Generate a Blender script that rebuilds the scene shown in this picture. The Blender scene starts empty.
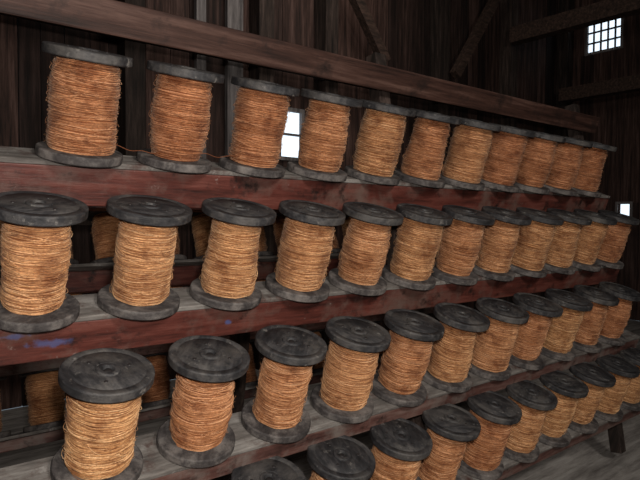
import bpy, bmesh, math, random
from mathutils import Matrix, Vector
random.seed(7)
sc=bpy.context.scene
sc.view_settings.view_transform='Standard'
ALPHA=math.radians(17.5)
M=Matrix.Rotation(ALPHA,4,'X')
COL=sc.collection
FLOOR=-1.75
# ---------------------------------------------------------------- camera
CP=Vector((-0.518,-1.7625,0.3564)); yaw,pit,roll=0.864,-0.272,0.203; F=575.
f=Vector((math.cos(yaw)*math.cos(pit),math.sin(yaw)*math.cos(pit),math.sin(pit)))
r=f.cross(Vector((0,0,1))).normalized(); u=r.cross(f)
r2=r*math.cos(roll)+u*math.sin(roll); u2=-r*math.sin(roll)+u*math.cos(roll)
cm=Matrix(((r2.x,u2.x,-f.x,CP.x),(r2.y,u2.y,-f.y,CP.y),(r2.z,u2.z,-f.z,CP.z),(0,0,0,1)))
cd=bpy.data.cameras.new('camera'); cam=bpy.data.objects.new('camera',cd); COL.objects.link(cam)
cam.matrix_world=M@cm; cd.sensor_width=36; cd.lens=F/640*36; cd.clip_start=.02
sc.camera=cam
def solve(px,py,y_of_z):
    d=f+r2*((px-320)/F)+u2*((240-py)/F)
    a=y_of_z(1)-y_of_z(0); b=y_of_z(0)
    t=(a*CP.z+b-CP.y)/(d.y-a*d.z)
    return CP+d*t
# ---------------------------------------------------------------- materials
def newmat(n):
    m=bpy.data.materials.new(n); m.use_nodes=True
    nt=m.node_tree; b=nt.nodes['Principled BSDF']; return m,nt,b
def ramp(nt,pts):
    n=nt.nodes.new('ShaderNodeValToRGB'); e=n.color_ramp.elements
    while len(e)<len(pts): e.new(.5)
    for k,(p,c) in zip(e,pts): k.position=p; k.color=(*c,1)
    return n
def wood(n,c1,c2,c3,scale=(1,14,14),rough=.7,island=0.0,bump=.3,spec=.3,patch=None,marks=None,wear=None,perobj=False):
    m,nt,b=newmat(n); L=nt.links
    tc=nt.nodes.new('ShaderNodeTexCoord'); mp=nt.nodes.new('ShaderNodeMapping'); mp.inputs['Scale'].default_value=scale
    L.new(tc.outputs['Object'],mp.inputs[0])
    geo=nt.nodes.new('ShaderNodeNewGeometry'); oi=nt.nodes.new('ShaderNodeObjectInfo')
    add=nt.nodes.new('ShaderNodeVectorMath'); add.operation='ADD'
    cmb=nt.nodes.new('ShaderNodeCombineXYZ'); mul=nt.nodes.new('ShaderNodeMath'); mul.operation='MULTIPLY'; mul.inputs[1].default_value=37
    src=oi.outputs['Random'] if perobj else geo.outputs['Random Per Island']
    L.new(src,mul.inputs[0])
    for i in range(3): L.new(mul.outputs[0],cmb.inputs[i])
    L.new(mp.outputs[0],add.inputs[0]); L.new(cmb.outputs[0],add.inputs[1])
    no=nt.nodes.new('ShaderNodeTexNoise'); no.inputs['Scale'].default_value=2.2; no.inputs['Detail'].default_value=12; no.inputs['Roughness'].default_value=.72
    L.new(add.outputs[0],no.inputs['Vector'])
    rp=ramp(nt,[(.34,c1),(.5,c2),(.66,c3)]); L.new(no.outputs[0],rp.inputs[0])
    out=rp.outputs[0]
    def mixin(fac,col,out):
        mx=nt.nodes.new('ShaderNodeMixRGB'); L.new(fac,mx.inputs[0]); L.new(out,mx.inputs[1]); mx.inputs[2].default_value=(*col,1); return mx.outputs[0]
    for pt in (patch or []):
        n2=nt.nodes.new('ShaderNodeTexNoise'); n2.inputs['Scale'].default_value=pt[1]; n2.inputs['Detail'].default_value=9; n2.inputs['Roughness'].default_value=.7
        if perobj:
            ad=nt.nodes.new('ShaderNodeVectorMath'); ad.operation='ADD'; L.new(tc.outputs['Object'],ad.inputs[0]); L.new(cmb.outputs[0],ad.inputs[1]); L.new(ad.outputs[0],n2.inputs['Vector'])
        else: L.new(tc.outputs['Object'],n2.inputs['Vector'])
        r3=ramp(nt,[(pt[2],(0,0,0)),(pt[3],(1,1,1))]); L.new(n2.outputs[0],r3.inputs[0])
        out=mixin(r3.outputs[0],pt[0],out)
    for (loc,rad,col) in (marks or []):     # smears of spilt paint on the wood
        vs=nt.nodes.new('ShaderNodeVectorMath'); vs.operation='SUBTRACT'; L.new(tc.outputs['Object'],vs.inputs[0]); vs.inputs[1].default_value=loc
        sc_=nt.nodes.new('ShaderNodeVectorMath'); sc_.operation='MULTIPLY'; L.new(vs.outputs[0],sc_.inputs[0]); sc_.inputs[1].default_value=(1/rad[0],1/rad[1],1/rad[2])
        ln=nt.nodes.new('ShaderNodeVectorMath'); ln.operation='LENGTH'; L.new(sc_.outputs[0],ln.inputs[0])
        ns=nt.nodes.new('ShaderNodeTexNoise'); ns.inputs['Scale'].default_value=40; ns.inputs['Detail'].default_value=8; L.new(tc.outputs['Object'],ns.inputs['Vector'])
        ma=nt.nodes.new('ShaderNodeMath'); ma.operation='MULTIPLY_ADD'; L.new(ns.outputs[0],ma.inputs[0]); ma.inputs[1].default_value=2.4; 
        mi=nt.nodes.new('ShaderNodeMath'); mi.operation='MULTIPLY'; L.new(ln.outputs['Value'],mi.inputs[0]); mi.inputs[1].default_value=-1
        L.new(mi.outputs[0],ma.inputs[2])
        r3=ramp(nt,[(.2,(0,0,0)),(.8,(.6,.6,.6))]); L.new(ma.outputs[0],r3.inputs[0])
        out=mixin(r3.outputs[0],col,out)
    if island:
        hv=nt.nodes.new('ShaderNodeHueSaturation'); mr=nt.nodes.new('ShaderNodeMapRange')
        mr.inputs[3].default_value=1-island; mr.inputs[4].default_value=1+island
        L.new(geo.outputs['Random Per Island'],mr.inputs[0]); L.new(mr.outputs[0],hv.inputs['Value']); L.new(out,hv.inputs['Color']); out=hv.outputs[0]
    L.new(out,b.inputs['Base Color']); b.inputs['Roughness'].default_value=rough; b.inputs['Specular IOR Level'].default_value=spec
    bp=nt.nodes.new('ShaderNodeBump'); bp.inputs['Strength'].default_value=bump; bp.inputs['Distance'].default_value=.006
    L.new(no.outputs[0],bp.inputs['Height']); L.new(bp.outputs[0],b.inputs['Normal'])
    return m
YP=lambda z:.5*z+.0
bl=solve(48,344,lambda z:-.2087-.05); bl2=solve(228,322,lambda z:-.2087-.05); bl3=solve(15,338,lambda z:-.2087-.05)
RP=[((.13,.08,.065),5,.50,.70),((.014,.007,.006),11,.55,.68),((.24,.18,.16),30,.64,.74)]
RED=wood('red_paint_wood',(.03,.009,.007),(.098,.025,.018),(.165,.055,.041),(1.2,12,12),.5,patch=RP,spec=.4,bump=.6)
RED2=wood('red_paint_wood_smeared',(.03,.009,.007),(.098,.025,.018),(.165,.055,.041),(1.2,12,12),.5,patch=RP,spec=.4,bump=.6,
  marks=[(bl,(.06,.05,.016),(.07,.10,.24)),(bl3,(.03,.05,.010),(.07,.10,.24)),(bl2,(.015,.05,.012),(.07,.13,.35))])
REDG=wood('worn_red_wood',(.03,.014,.012),(.11,.048,.039),(.20,.125,.105),(1.2,10,10),.6,patch=[((.20,.165,.145),5,.48,.68),((.02,.012,.01),12,.56,.7)],bump=.6)
DUST=wood('dusty_grey_wood',(.06,.052,.047),(.155,.138,.125),(.29,.27,.25),(1.5,10,10),.85,bump=.5,patch=[((.07,.035,.028),8,.53,.66),((.34,.32,.30),20,.58,.75)])
BEAM=wood('brown_beam_wood',(.016,.007,.005),(.055,.025,.018),(.12,.065,.05),(.8,14,14),.6,bump=.7,patch=[((.018,.01,.008),7,.5,.66)])
ROOFB=wood('sooty_roof_timber',(.014,.009,.007),(.045,.026,.019),(.095,.056,.042),(3,14,14),.8,bump=.7)
DARK=wood('dark_timber',(.007,.005,.004),(.028,.018,.014),(.07,.048,.040),(9,9,.8),.8,island=.3,bump=.6)
PLANK=wood('barn_plank_wood',(.008,.005,.004),(.042,.022,.017),(.10,.058,.048),(10,10,.6),.8,island=.7,bump=.8)
GREYP=wood('weathered_grey_wood',(.05,.045,.045),(.14,.125,.122),(.24,.22,.215),(9,9,.8),.85,island=.3)
FLOORM=wood('dusty_floor_boards',(.12,.105,.095),(.27,.245,.225),(.42,.39,.36),(1,6,6),.9,island=.2)
FL_TOP=wood('dark_flange_wood',(.010,.010,.011),(.028,.027,.029),(.075,.070,.069),(5,16,16),.6,spec=.35,patch=[((.115,.104,.095),8,.48,.72),((.009,.009,.009),17,.58,.68),((.20,.185,.17),30,.6,.7)],perobj=True,bump=.7)
FL_BOT=wood('dusty_flange_wood',(.022,.019,.019),(.060,.052,.050),(.15,.135,.125),(6,12,12),.75,patch=[((.20,.175,.16),10,.49,.68),((.018,.014,.014),13,.56,.69)],perobj=True,bump=.7)
def yarn(name,cols):
    m,nt,b=newmat(name); L=nt.links
    geo=nt.nodes.new('ShaderNodeNewGeometry'); oi=nt.nodes.new('ShaderNodeObjectInfo')
    rp=ramp(nt,list(zip((0,.3,.75,1),cols))); L.new(geo.outputs['Random Per Island'],rp.inputs[0])
    tc=nt.nodes.new('ShaderNodeTexCoord')
    mu=nt.nodes.new('ShaderNodeMath'); mu.operation='MULTIPLY'; mu.inputs[1].default_value=50; L.new(oi.outputs['Random'],mu.inputs[0])
    def nz(scale,pts,src,detail=8):
        no=nt.nodes.new('ShaderNodeTexNoise'); no.inputs['Scale'].default_value=1; no.inputs['Detail'].default_value=detail; no.inputs['Roughness'].default_value=.65
        mp=nt.nodes.new('ShaderNodeMapping'); mp.inputs['Scale'].default_value=scale; L.new(tc.outputs['Object'],mp.inputs[0])
        ad=nt.nodes.new('ShaderNodeVectorMath'); ad.operation='ADD'; L.new(mp.outputs[0],ad.inputs[0]); L.new(mu.outputs[0],ad.inputs[1])
        L.new(ad.outputs[0],no.inputs['Vector'])
        r3=ramp(nt,pts); L.new(no.outputs[0],r3.inputs[0])
        mx=nt.nodes.new('ShaderNodeMixRGB'); mx.blend_type='MULTIPLY'; mx.inputs[0].default_value=1
        L.new(src,mx.inputs[1]); L.new(r3.outputs[0],mx.inputs[2]); return mx.outputs[0]
    out=nz((13,13,16),[(.36,(.56,.43,.37)),(.48,(.9,.83,.78)),(.62,(1.1,1.08,1.06))],rp.outputs[0])
    out=nz((160,160,260),[(.3,(.7,.67,.65)),(.7,(1.2,1.2,1.2))],out,2)
    tint=ramp(nt,[(0,(.84,.64,.58)),(.5,(.98,.87,.82)),(1,(1.07,1.07,.98))]); L.new(oi.outputs['Random'],tint.inputs[0])
    m2=nt.nodes.new('ShaderNodeMixRGB'); m2.blend_type='MULTIPLY'; m2.inputs[0].default_value=1
    L.new(out,m2.inputs[1]); L.new(tint.outputs[0],m2.inputs[2])
    L.new(m2.outputs[0],b.inputs['Base Color']); b.inputs['Roughness'].default_value=1; b.inputs['Specular IOR Level'].default_value=.05
    b.inputs['Sheen Weight'].default_value=.15; b.inputs['Sheen Roughness'].default_value=.5; b.inputs['Sheen Tint'].default_value=(1,.85,.7,1)
    return m
YARN=yarn('tan_cord',[(.31,.145,.065),(.50,.265,.125),(.64,.375,.195),(.90,.62,.38)])
CORE=yarn('cord_core',[(.24,.105,.048)]*4)
m,nt,b=newmat('dark_steel'); b.inputs['Base Color'].default_value=(.05,.045,.045,1); b.inputs['Metallic'].default_value=.7; b.inputs['Roughness'].default_value=.5; STEEL=m
m,nt,b=newmat('daylit_glass'); b.inputs['Base Color'].default_value=(.8,.9,1,1); b.inputs['Emission Color'].default_value=(.75,.88,1,1); b.inputs['Emission Strength'].default_value=1.3; GLASS=m
# ---------------------------------------------------------------- mesh helpers
def mkobj(name,bm,mats,parent=None,smooth=False):
    me=bpy.data.meshes.new(name); bm.normal_update(); bm.to_mesh(me); bm.free()
    for x in mats: me.materials.append(x)
    if smooth:
        for p in me.polygons: p.use_smooth=True
    o=bpy.data.objects.new(name,me); COL.objects.link(o)
    if parent: o.parent=parent
    return o
def addbox(bm,lo,hi,mi=0,mat=None):
    vs=[bm.verts.new((x,y,z)) for x in (lo[0],hi[0]) for y in (lo[1],hi[1]) for z in (lo[2],hi[2])]
    if mat is not None:
        for v in vs: v.co=mat@v.co
    for q in ((0,1,3,2),(4,6,7,5),(0,4,5,1),(2,3,7,6),(0,2,6,4),(1,5,7,3)):
        fc=bm.faces.new([vs[i] for i in q]); fc.material_index=mi
def addbeam(bm,p0,p1,w,h,side=Vector((1,0,0)),mi=0):
    p0=Vector(p0);p1=Vector(p1); d=(p1-p0); L=d.length; d.normalize()
    s=(side-d*side.dot(d)).normalized(); t=d.cross(s)
    mm=Matrix(((s.x,t.x,d.x,p0.x),(s.y,t.y,d.y,p0.y),(s.z,t.z,d.z,p0.z),(0,0,0,1)))
    addbox(bm,(-w/2,-h/2,0),(w/2,h/2,L),mi,mm)
def bev(o,w=.004):
    md=o.modifiers.new('bevel','BEVEL'); md.width=w; md.segments=2; md.limit_method='ANGLE'
    return o
def lathe(bm,prof,seg,mi,smooth=True,c=(0,0)):
    rings=[]
    for (rr,z) in prof:
        if rr<1e-6: rings.append([bm.verts.new((c[0],c[1],z))])
        else: rings.append([bm.verts.new((c[0]+rr*math.cos(2*math.pi*i/seg),c[1]+rr*math.sin(2*math.pi*i/seg),z)) for i in range(seg)])
    for a,b2 in zip(rings,rings[1:]):
        for i in range(seg):
            j=(i+1)%seg
            if len(a)==1: q=[a[0],b2[j],b2[i]]
            elif len(b2)==1: q=[a[i],a[j],b2[0]]
            else: q=[a[i],a[j],b2[j],b2[i]]
            fc=bm.faces.new(q); fc.material_index=mi; fc.smooth=smooth
def flat(bm,prof,seg,mi,c=(0,0)): lathe(bm,prof,seg,mi,False,c)
T=.300
def spool_mesh(seed,R):
    rnd=random.Random(seed)
    bm=bmesh.new()
    lathe(bm,[(.03,T-.027),(.1165,T-.027)],64,0)
    lathe(bm,[(.1165,T-.027),(.1195,T-.0255),(.1205,T-.023)],64,0)
    lathe(bm,[(.1205,T-.023),(.1205,T-.004)],64,0)
    lathe(bm,[(.1205,T-.004),(.1195,T-.0015),(.1165,T)],64,0)
    lathe(bm,[(.1165,T),(.099,T),(.098,T-.0015),(.096,T-.0015),(.095,T),(.036,T)],64,0)
    lathe(bm,[(.036,T),(.034,T-.003),(.032,T-.003)],48,0)
    lathe(bm,[(.032,T-.003),(.031,T+.002),(.029,T+.0035),(.018,T+.0035),(.016,T+.002),(.015,T-.02)],48,0)
    lathe(bm,[(.012,T-.03),(.012,T-.004),(.009,T-.001),(0,T-.001)],16,3)
    for k in range(3):
        a=2*math.pi*k/3+.4
        lathe(bm,[(.0055,T-.003),(.0055,T+.001),(.004,T+.002),(0,T+.002)],10,3,c=(.06*math.cos(a),.06*math.sin(a)))
    flat(bm,[(0,-.013),(.116,-.013)],64,1)
    lathe(bm,[(.116,-.013),(.1195,-.0115),(.1205,-.009)],64,1)
    lathe(bm,[(.1205,-.009),(.1205,.009)],64,1)
    lathe(bm,[(.1205,.009),(.1195,.0125),(.1165,.014)],64,1)
    lathe(bm,[(.1165,.014),(.03,.014)],64,1)
    z0,z1=.014,T-.027
    a1=rnd.uniform(-.003,.006);a2=rnd.uniform(.001,.003);ph=rnd.uniform(0,6);a3=rnd.uniform(.0005,.0015)
    def prof(z,th=0):
        t=(z-z0)/(z1-z0)
        end=min(t,1-t)
        return (R+a1*(.5-t)*2+a2*math.sin(t*7+ph)+a3*math.sin(t*31+ph*2)+.003*math.sin(math.pi*t)-.006*math.exp(-end*22)
                +.0014*math.sin(3*th+ph+t*4)+.0008*math.sin(7*th-ph+t*9))
    N=30;S=48
    rings=[[bm.verts.new((max(.02,prof(z0+(z1-z0)*i/N,2*math.pi*k/S)-.0012)*math.cos(2*math.pi*k/S),(prof(z0+(z1-z0)*i/N,2*math.pi*k/S)-.0012)*math.sin(2*math.pi*k/S),z0+(z1-z0)*i/N)) for k in range(S)] for i in range(N+1)]
    for A,B in zip(rings,rings[1:]):
        for k in range(S):
            fc=bm.faces.new((A[k],A[(k+1)%S],B[(k+1)%S],B[k])); fc.material_index=2; fc.smooth=True
    def tube(c,rt,closed):
        rr_=[]
        for (rr,th,z) in c:
            ring=[]
            for q in range(3):
                b3=2*math.pi*q/3
                r_=rr+rt*math.cos(b3); ring.append(bm.verts.new((r_*math.cos(th),r_*math.sin(th),z+rt*math.sin(b3))))
            rr_.append(ring)
        n=len(rr_)
        for i in range(n if closed else n-1):
            A=rr_[i];B=rr_[(i+1)%n]
            for q in range(3):
                fc=bm.faces.new((A[q],B[q],B[(q+1)%3],A[(q+1)%3])); fc.material_index=4; fc.smooth=True
    def strand(zc,amp,phs,off,rt,seg=48):
        w2=rnd.uniform(0,.0018);p2=rnd.uniform(0,6);k2=rnd.choice((3,4,5,7)); c=[]
        for i in range(seg):
            th=2*math.pi*i/seg
            z=zc+amp*math.sin(th+phs)+w2*math.sin(k2*th+p2)
            z=max(z0+.002,min(z1-.002,z))
            c.append((prof(z,th)+off+.0005*math.sin(k2*th+2*p2),th,z))
        tube(c,rt,True)
    n=118
    for i in range(n):
        zc=z0+(z1-z0)*(i+.5)/n+rnd.uniform(-.001,.001)
        strand(zc,abs(rnd.gauss(0,.0022)),rnd.uniform(0,6.3),rnd.uniform(-.0007,.0007),rnd.uniform(.0009,.0014))
    for i in range(34):
        strand(rnd.uniform(z0+.01,z1-.01),rnd.choice((rnd.uniform(.003,.010),rnd.uniform(.006,.035))),rnd.uniform(0,6.3),rnd.uniform(.0006,.0022),.0011)
    for i in range(80):
        th0=rnd.uniform(0,6.3); ln=rnd.uniform(.25,.9); za=rnd.uniform(z0+.01,z1-.01); zb=max(z0+.004,min(z1-.004,za+rnd.uniform(-.03,.03))); bul=rnd.uniform(.001,.008)
        c=[]
        for k in range(9):
            t=k/8; z=za+(zb-za)*t-bul*.8*math.sin(math.pi*t); z=max(z0+.002,z)
            c.append((prof(z,th0+ln*t)+.001+bul*math.sin(math.pi*t),th0+ln*t,z))
        tube(c,.0008,False)
    for i in range(260):
        th0=rnd.uniform(0,6.3); z=rnd.uniform(z0+.01,z1-.01); l=rnd.uniform(.003,.009); dz=rnd.uniform(-.008,.008); dt=rnd.uniform(-.12,.12)
        tube([(prof(z,th0)+l*t,th0+dt*t*t,z+dz*t*t) for t in (0,.5,1)],.0004,False)
    me=bpy.data.meshes.new('thread_spool')
    bm.normal_update(); bm.to_mesh(me); bm.free()
    for x in (FL_TOP,FL_BOT,CORE,STEEL,YARN): me.materials.append(x)
    return me
VAR=[spool_mesh(i,R) for i,R in enumerate((.090,.085,.081,.087,.077,.083,.079,.088))]
# ---------------------------------------------------------------- racks
ROWS=[(0,0,0,0,10),(-.153,-.2087,-.3943,0,11),(-.0087,-.4265,-.7853,0,10),(.7767,-.5924,-1.1676,-1,8)]
order=[[0,1,3,5,7,2,0,3,1,5,2],[4,6,2,7,5,3,1,6,0,2,4,5],[3,5,6,7,1,2,0,4,3,6,5],[2,5,3,6,0,7,1,4,3,6]]
x_end=3.32
def rack(name,mtx,rows,skip=()):
    E=bpy.data.objects.new(name,None); COL.objects.link(E); E.matrix_world=mtx
    for j,(x0,y0,z0,i0,i1) in enumerate(rows):
        fy=(.045,.05,.085,.085)[j]
        bm=bmesh.new(); addbox(bm,(-.75,y0-fy,z0-.030),(x_end,y0+.10,z0-.0135))
        bev(mkobj('ledge_%d'%(j+1),bm,[DUST],E))
        bm=bmesh.new(); addbox(bm,(-.75,y0-fy+.004,z0-(.15,.14,.10,.09)[j]),(x_end,y0-fy+.055,z0-.0305))
        bev(mkobj('rail_%d'%(j+1),bm,[(RED,RED2,REDG,REDG)[j]],E))
    bm=bmesh.new()
    for X in (-.7,1.42,x_end-.05):
        addbeam(bm,(X,YP(.5)+.13,.5),(X,YP(-1.55)+.13,-1.55),.07,.07)
    bev(mkobj('posts',bm,[DARK],E))
    for j,(x0,y0,z0,i0,i1) in enumerate(rows):
        if j in skip: continue
        for i in range(i0,i1+1):
            me=VAR[order[j][(i-i0)%len(order[j])]]
            o=bpy.data.objects.new('thread_spool',me); COL.objects.link(o)
            o.matrix_world=mtx@Matrix.Translation((x0+.3*i,y0,z0))@Matrix.Rotation(random.uniform(0,6.28),4,'Z')
    return E
front=rack('spool_rack',M,ROWS)
pl=solve(100,33,YP); pu=solve(105,-2,YP); pe=solve(598,126,YP)
bm=bmesh.new(); yb=YP((pl.z+pu.z)/2)
addbox(bm,(-.75,yb,pl.z),(pe.x,yb+.09,pu.z)); bev(mkobj('top_beam',bm,[BEAM],front),.006)
# loose ends of cord between neighbouring spools
bm=bmesh.new()
def cord(p0,p1,sag,rt=.0011):
    p0=Vector(p0);p1=Vector(p1); n=16; rings=[]
    for k in range(n+1):
        t=k/n; p=p0.lerp(p1,t)+Vector((0,.003*math.sin(9*t),-sag*math.sin(math.pi*t)+.003*math.sin(t*13)))
        rings.append([bm.verts.new(p+Vector((0,rt*math.cos(2*math.pi*q/5),rt*math.sin(2*math.pi*q/5)))) for q in range(5)])
    for A,B in zip(rings,rings[1:]):
        for q in range(5): bm.faces.new((A[q],B[q],B[(q+1)%5],A[(q+1)%5]))
for j,i,za,zb,sg in ((0,0,.045,.03,.006),(0,1,.04,.05,.01)):
    x0,y0,z0,_,_=ROWS[j]; cord((x0+.3*i+.07,y0-.045,z0+za),(x0+.3*(i+1)-.07,y0-.045,z0+zb),sg)
mkobj('cord_ends',bm,[CORE],front)
M2=Matrix.Translation((2.75,1.25,0))@Matrix.Rotation(math.pi,4,'Z')@M
rack('spool_rack',M2,[(0,0,0,0,9),(.1,-.2087,-.3943,0,9),(0,-.4265,-.7853,0,9),(.1,-.5924,-1.1676,0,9)],(0,))
# ---------------------------------------------------------------- barn
def planks(name,fn,mat):
    bm=bmesh.new()
    for args in fn: addbox(bm,*args)
    return mkobj(name,bm,[mat])
XL,XR,YB,YF,ZC=-5,9,3.4,-6,4.2
def wallboards(lo,hi,holes,mk):
    out=[]; a=lo
    while a<hi:
        w=random.uniform(.16,.3); b_=min(a+w,hi); off=random.uniform(0,.015)
        cut=[h for h in holes if a<h[1] and b_>h[0]]
        if cut:
            h=cut[0]
            out.append(mk(a,b_-.006,FLOOR,h[2],off)); out.append(mk(a,b_-.006,h[3],ZC,off))
            if a<h[0]: out.append(mk(a,h[0],h[2],h[3],off))
            if b_>h[1]: out.append(mk(h[1],b_-.006,h[2],h[3],off))
        else: out.append(mk(a,b_-.006,FLOOR,ZC,off))
        a=b_
    return out
def pix_dir(px,py):
    return (M.to_3x3()@(f+r2*((px-320)/F)+u2*((240-py)/F)))
CW=M@CP
def hit(px,py,axis,val):
    d=pix_dir(px,py); return CW+d*((val-CW[axis])/d[axis])
def rng(pa,pb,axis,val,o):
    a=hit(*pa,axis,val);b=hit(*pb,axis,val)
    return (min(a[o],b[o]),max(a[o],b[o]),min(a.z,b.z),max(a.z,b.z))
wb=rng((279,108),(302,160),1,YB,0)
w1=rng((587,24),(622,47),0,XR,1)
w2=rng((617,203),(631,221),0,XR,1)
planks('wall_back',wallboards(XL,XR,[wb],lambda a,b_,z0,z1,o:((a,YB+o,z0),(b_,YB+.05+o,z1))),PLANK)
planks('wall_right',wallboards(YF,YB,[w1,w2],lambda a,b_,z0,z1,o:((XR+o,a,z0),(XR+.05+o,b_,z1))),PLANK)
planks('wall_left',wallboards(YF,YB,[],lambda a,b_,z0,z1,o:((XL-.05-o,a,z0),(XL-o,b_,z1))),PLANK)
planks('wall_front',wallboards(XL,XR,[],lambda a,b_,z0,z1,o:((a,YF-.05-o,z0),(b_,YF-o,z1))),PLANK)
bm=bmesh.new(); y=YF
while y<YB:
    addbox(bm,(XL,y,FLOOR-.05),(XR,min(y+.2,YB)-.006,FLOOR)); y+=.2
mkobj('floor',bm,[FLOORM])
bm=bmesh.new(); x=XL
while x<XR:
    addbox(bm,(x,YF,ZC),(min(x+.25,XR)-.004,YB,ZC+.05)); x+=.25
mkobj('ceiling',bm,[DARK])
def window(name,axis,val,w,nx,nz):
    bm=bmesh.new()
    def bx(a0,a1,z0,z1,d0,d1,mi):
        if axis==0: addbox(bm,(val+d0,a0,z0),(val+d1,a1,z1),mi)
        else: addbox(bm,(a0,val+d0,z0),(a1,val+d1,z1),mi)
    a0,a1,z0,z1=w; t=.02
    bx(a0,a1,z0,z1,.035,.04,1)
    for (p,q,s,v) in ((a0-t,a0+t,z0-t,z1+t),(a1-t,a1+t,z0-t,z1+t),(a0+t,a1-t,z0-t,z0+t),(a0+t,a1-t,z1-t,z1+t)): bx(p,q,s,v,-.02,.03,0)
    for i in range(1,nx): c=a0+(a1-a0)*i/nx; bx(c-.012,c+.012,z0+t,z1-t,.005,.03,0)
    for i in range(1,nz): c=z0+(z1-z0)*i/nz; bx(a0+t,a1-t,c-.012,c+.012,.0,.03,0)
    return mkobj(name,bm,[GREYP,GLASS])
window('window_1',0,XR,w1,5,3); window('window_2',0,XR,w2,1,1); window('window_3',1,YB,wb,1,2)
bm=bmesh.new()
wc=(wb[0]+wb[1])/2
for X in (-2.2,-.2,1.4,wc-.45,wc+.42,5.6,7.2,8.85): addbox(bm,(X-.09,YB-.2,FLOOR),(X+.09,YB-.005,ZC))
mkobj('wall_posts',bm,[DARK])
bm=bmesh.new()
for px in (201,235,262):
    X=hit(px,10,1,YB-.05).x; w=.09 if px==235 else .05
    addbox(bm,(X-w,YB-.06,FLOOR),(X+w,YB-.004,ZC))
mkobj('grey_wall_studs',bm,[GREYP])
bm=bmesh.new()
for z in (1.35,-.25): addbox(bm,(XL,YB-.3,z),(XR,YB-.205,z+.16))
mkobj('wall_girts',bm,[DARK])
bm=bmesh.new()
for a,b_ in (((385,62),(352,-10)),((455,75),(500,-10))):
    addbeam(bm,hit(*a,1,YB-.36),hit(*b_,1,YB-.36),.1,.12,Vector((0,1,0)))
mkobj('diagonal_braces',bm,[ROOFB])
bm=bmesh.new()
zA=hit(600,88,0,8.3).z; zB=hit(560,22,0,6.9).z
addbox(bm,(8.3,YF,zA-.1),(8.48,YB-.31,zA+.1)); addbox(bm,(6.9,YF,zB-.1),(7.08,YB-.31,zB+.12)); addbox(bm,(4.6,YF,3.3),(4.78,YB-.31,3.5))
mkobj('roof_tie_beams',bm,[ROOFB])
bm=bmesh.new()
for Y in (.4,2.3): addbox(bm,(XL,Y,3.55),(XR,Y+.16,3.77))
mkobj('roof_purlins',bm,[ROOFB])
# ---------------------------------------------------------------- lights
def light(n,t,loc,e,c,size,tgt=None):
    l=bpy.data.lights.new(n,t); l.energy=e; l.color=c
    o=bpy.data.objects.new(n,l); COL.objects.link(o); o.location=loc
    if t=='AREA': l.size=size
    else: l.shadow_soft_size=size
    if tgt is not None: o.rotation_euler=(Vector(tgt)-Vector(loc)).to_track_quat('-Z','Y').to_euler()
    return o
light('camera_flash','POINT',CW+Vector((.05,0,.1)),112,(1,.95,.89),.04)
light('fill_light','AREA',(.3,-3.5,1.3),74,(1,.95,.88),.6,(1.5,0,0))  # added fill behind the camera to soften flash falloff, not a real fixture
light('back_wall_fill','AREA',(3.0,1.4,2.9),24,(1,.93,.85),1.2,(3.6,3.4,1.2))  # added light that lifts the back wall boards, stands for no actual lamp
w=bpy.data.worlds.new('world'); sc.world=w; w.use_nodes=True
w.node_tree.nodes['Background'].inputs[0].default_value=(.5,.6,.7,1); w.node_tree.nodes['Background'].inputs[1].default_value=.3
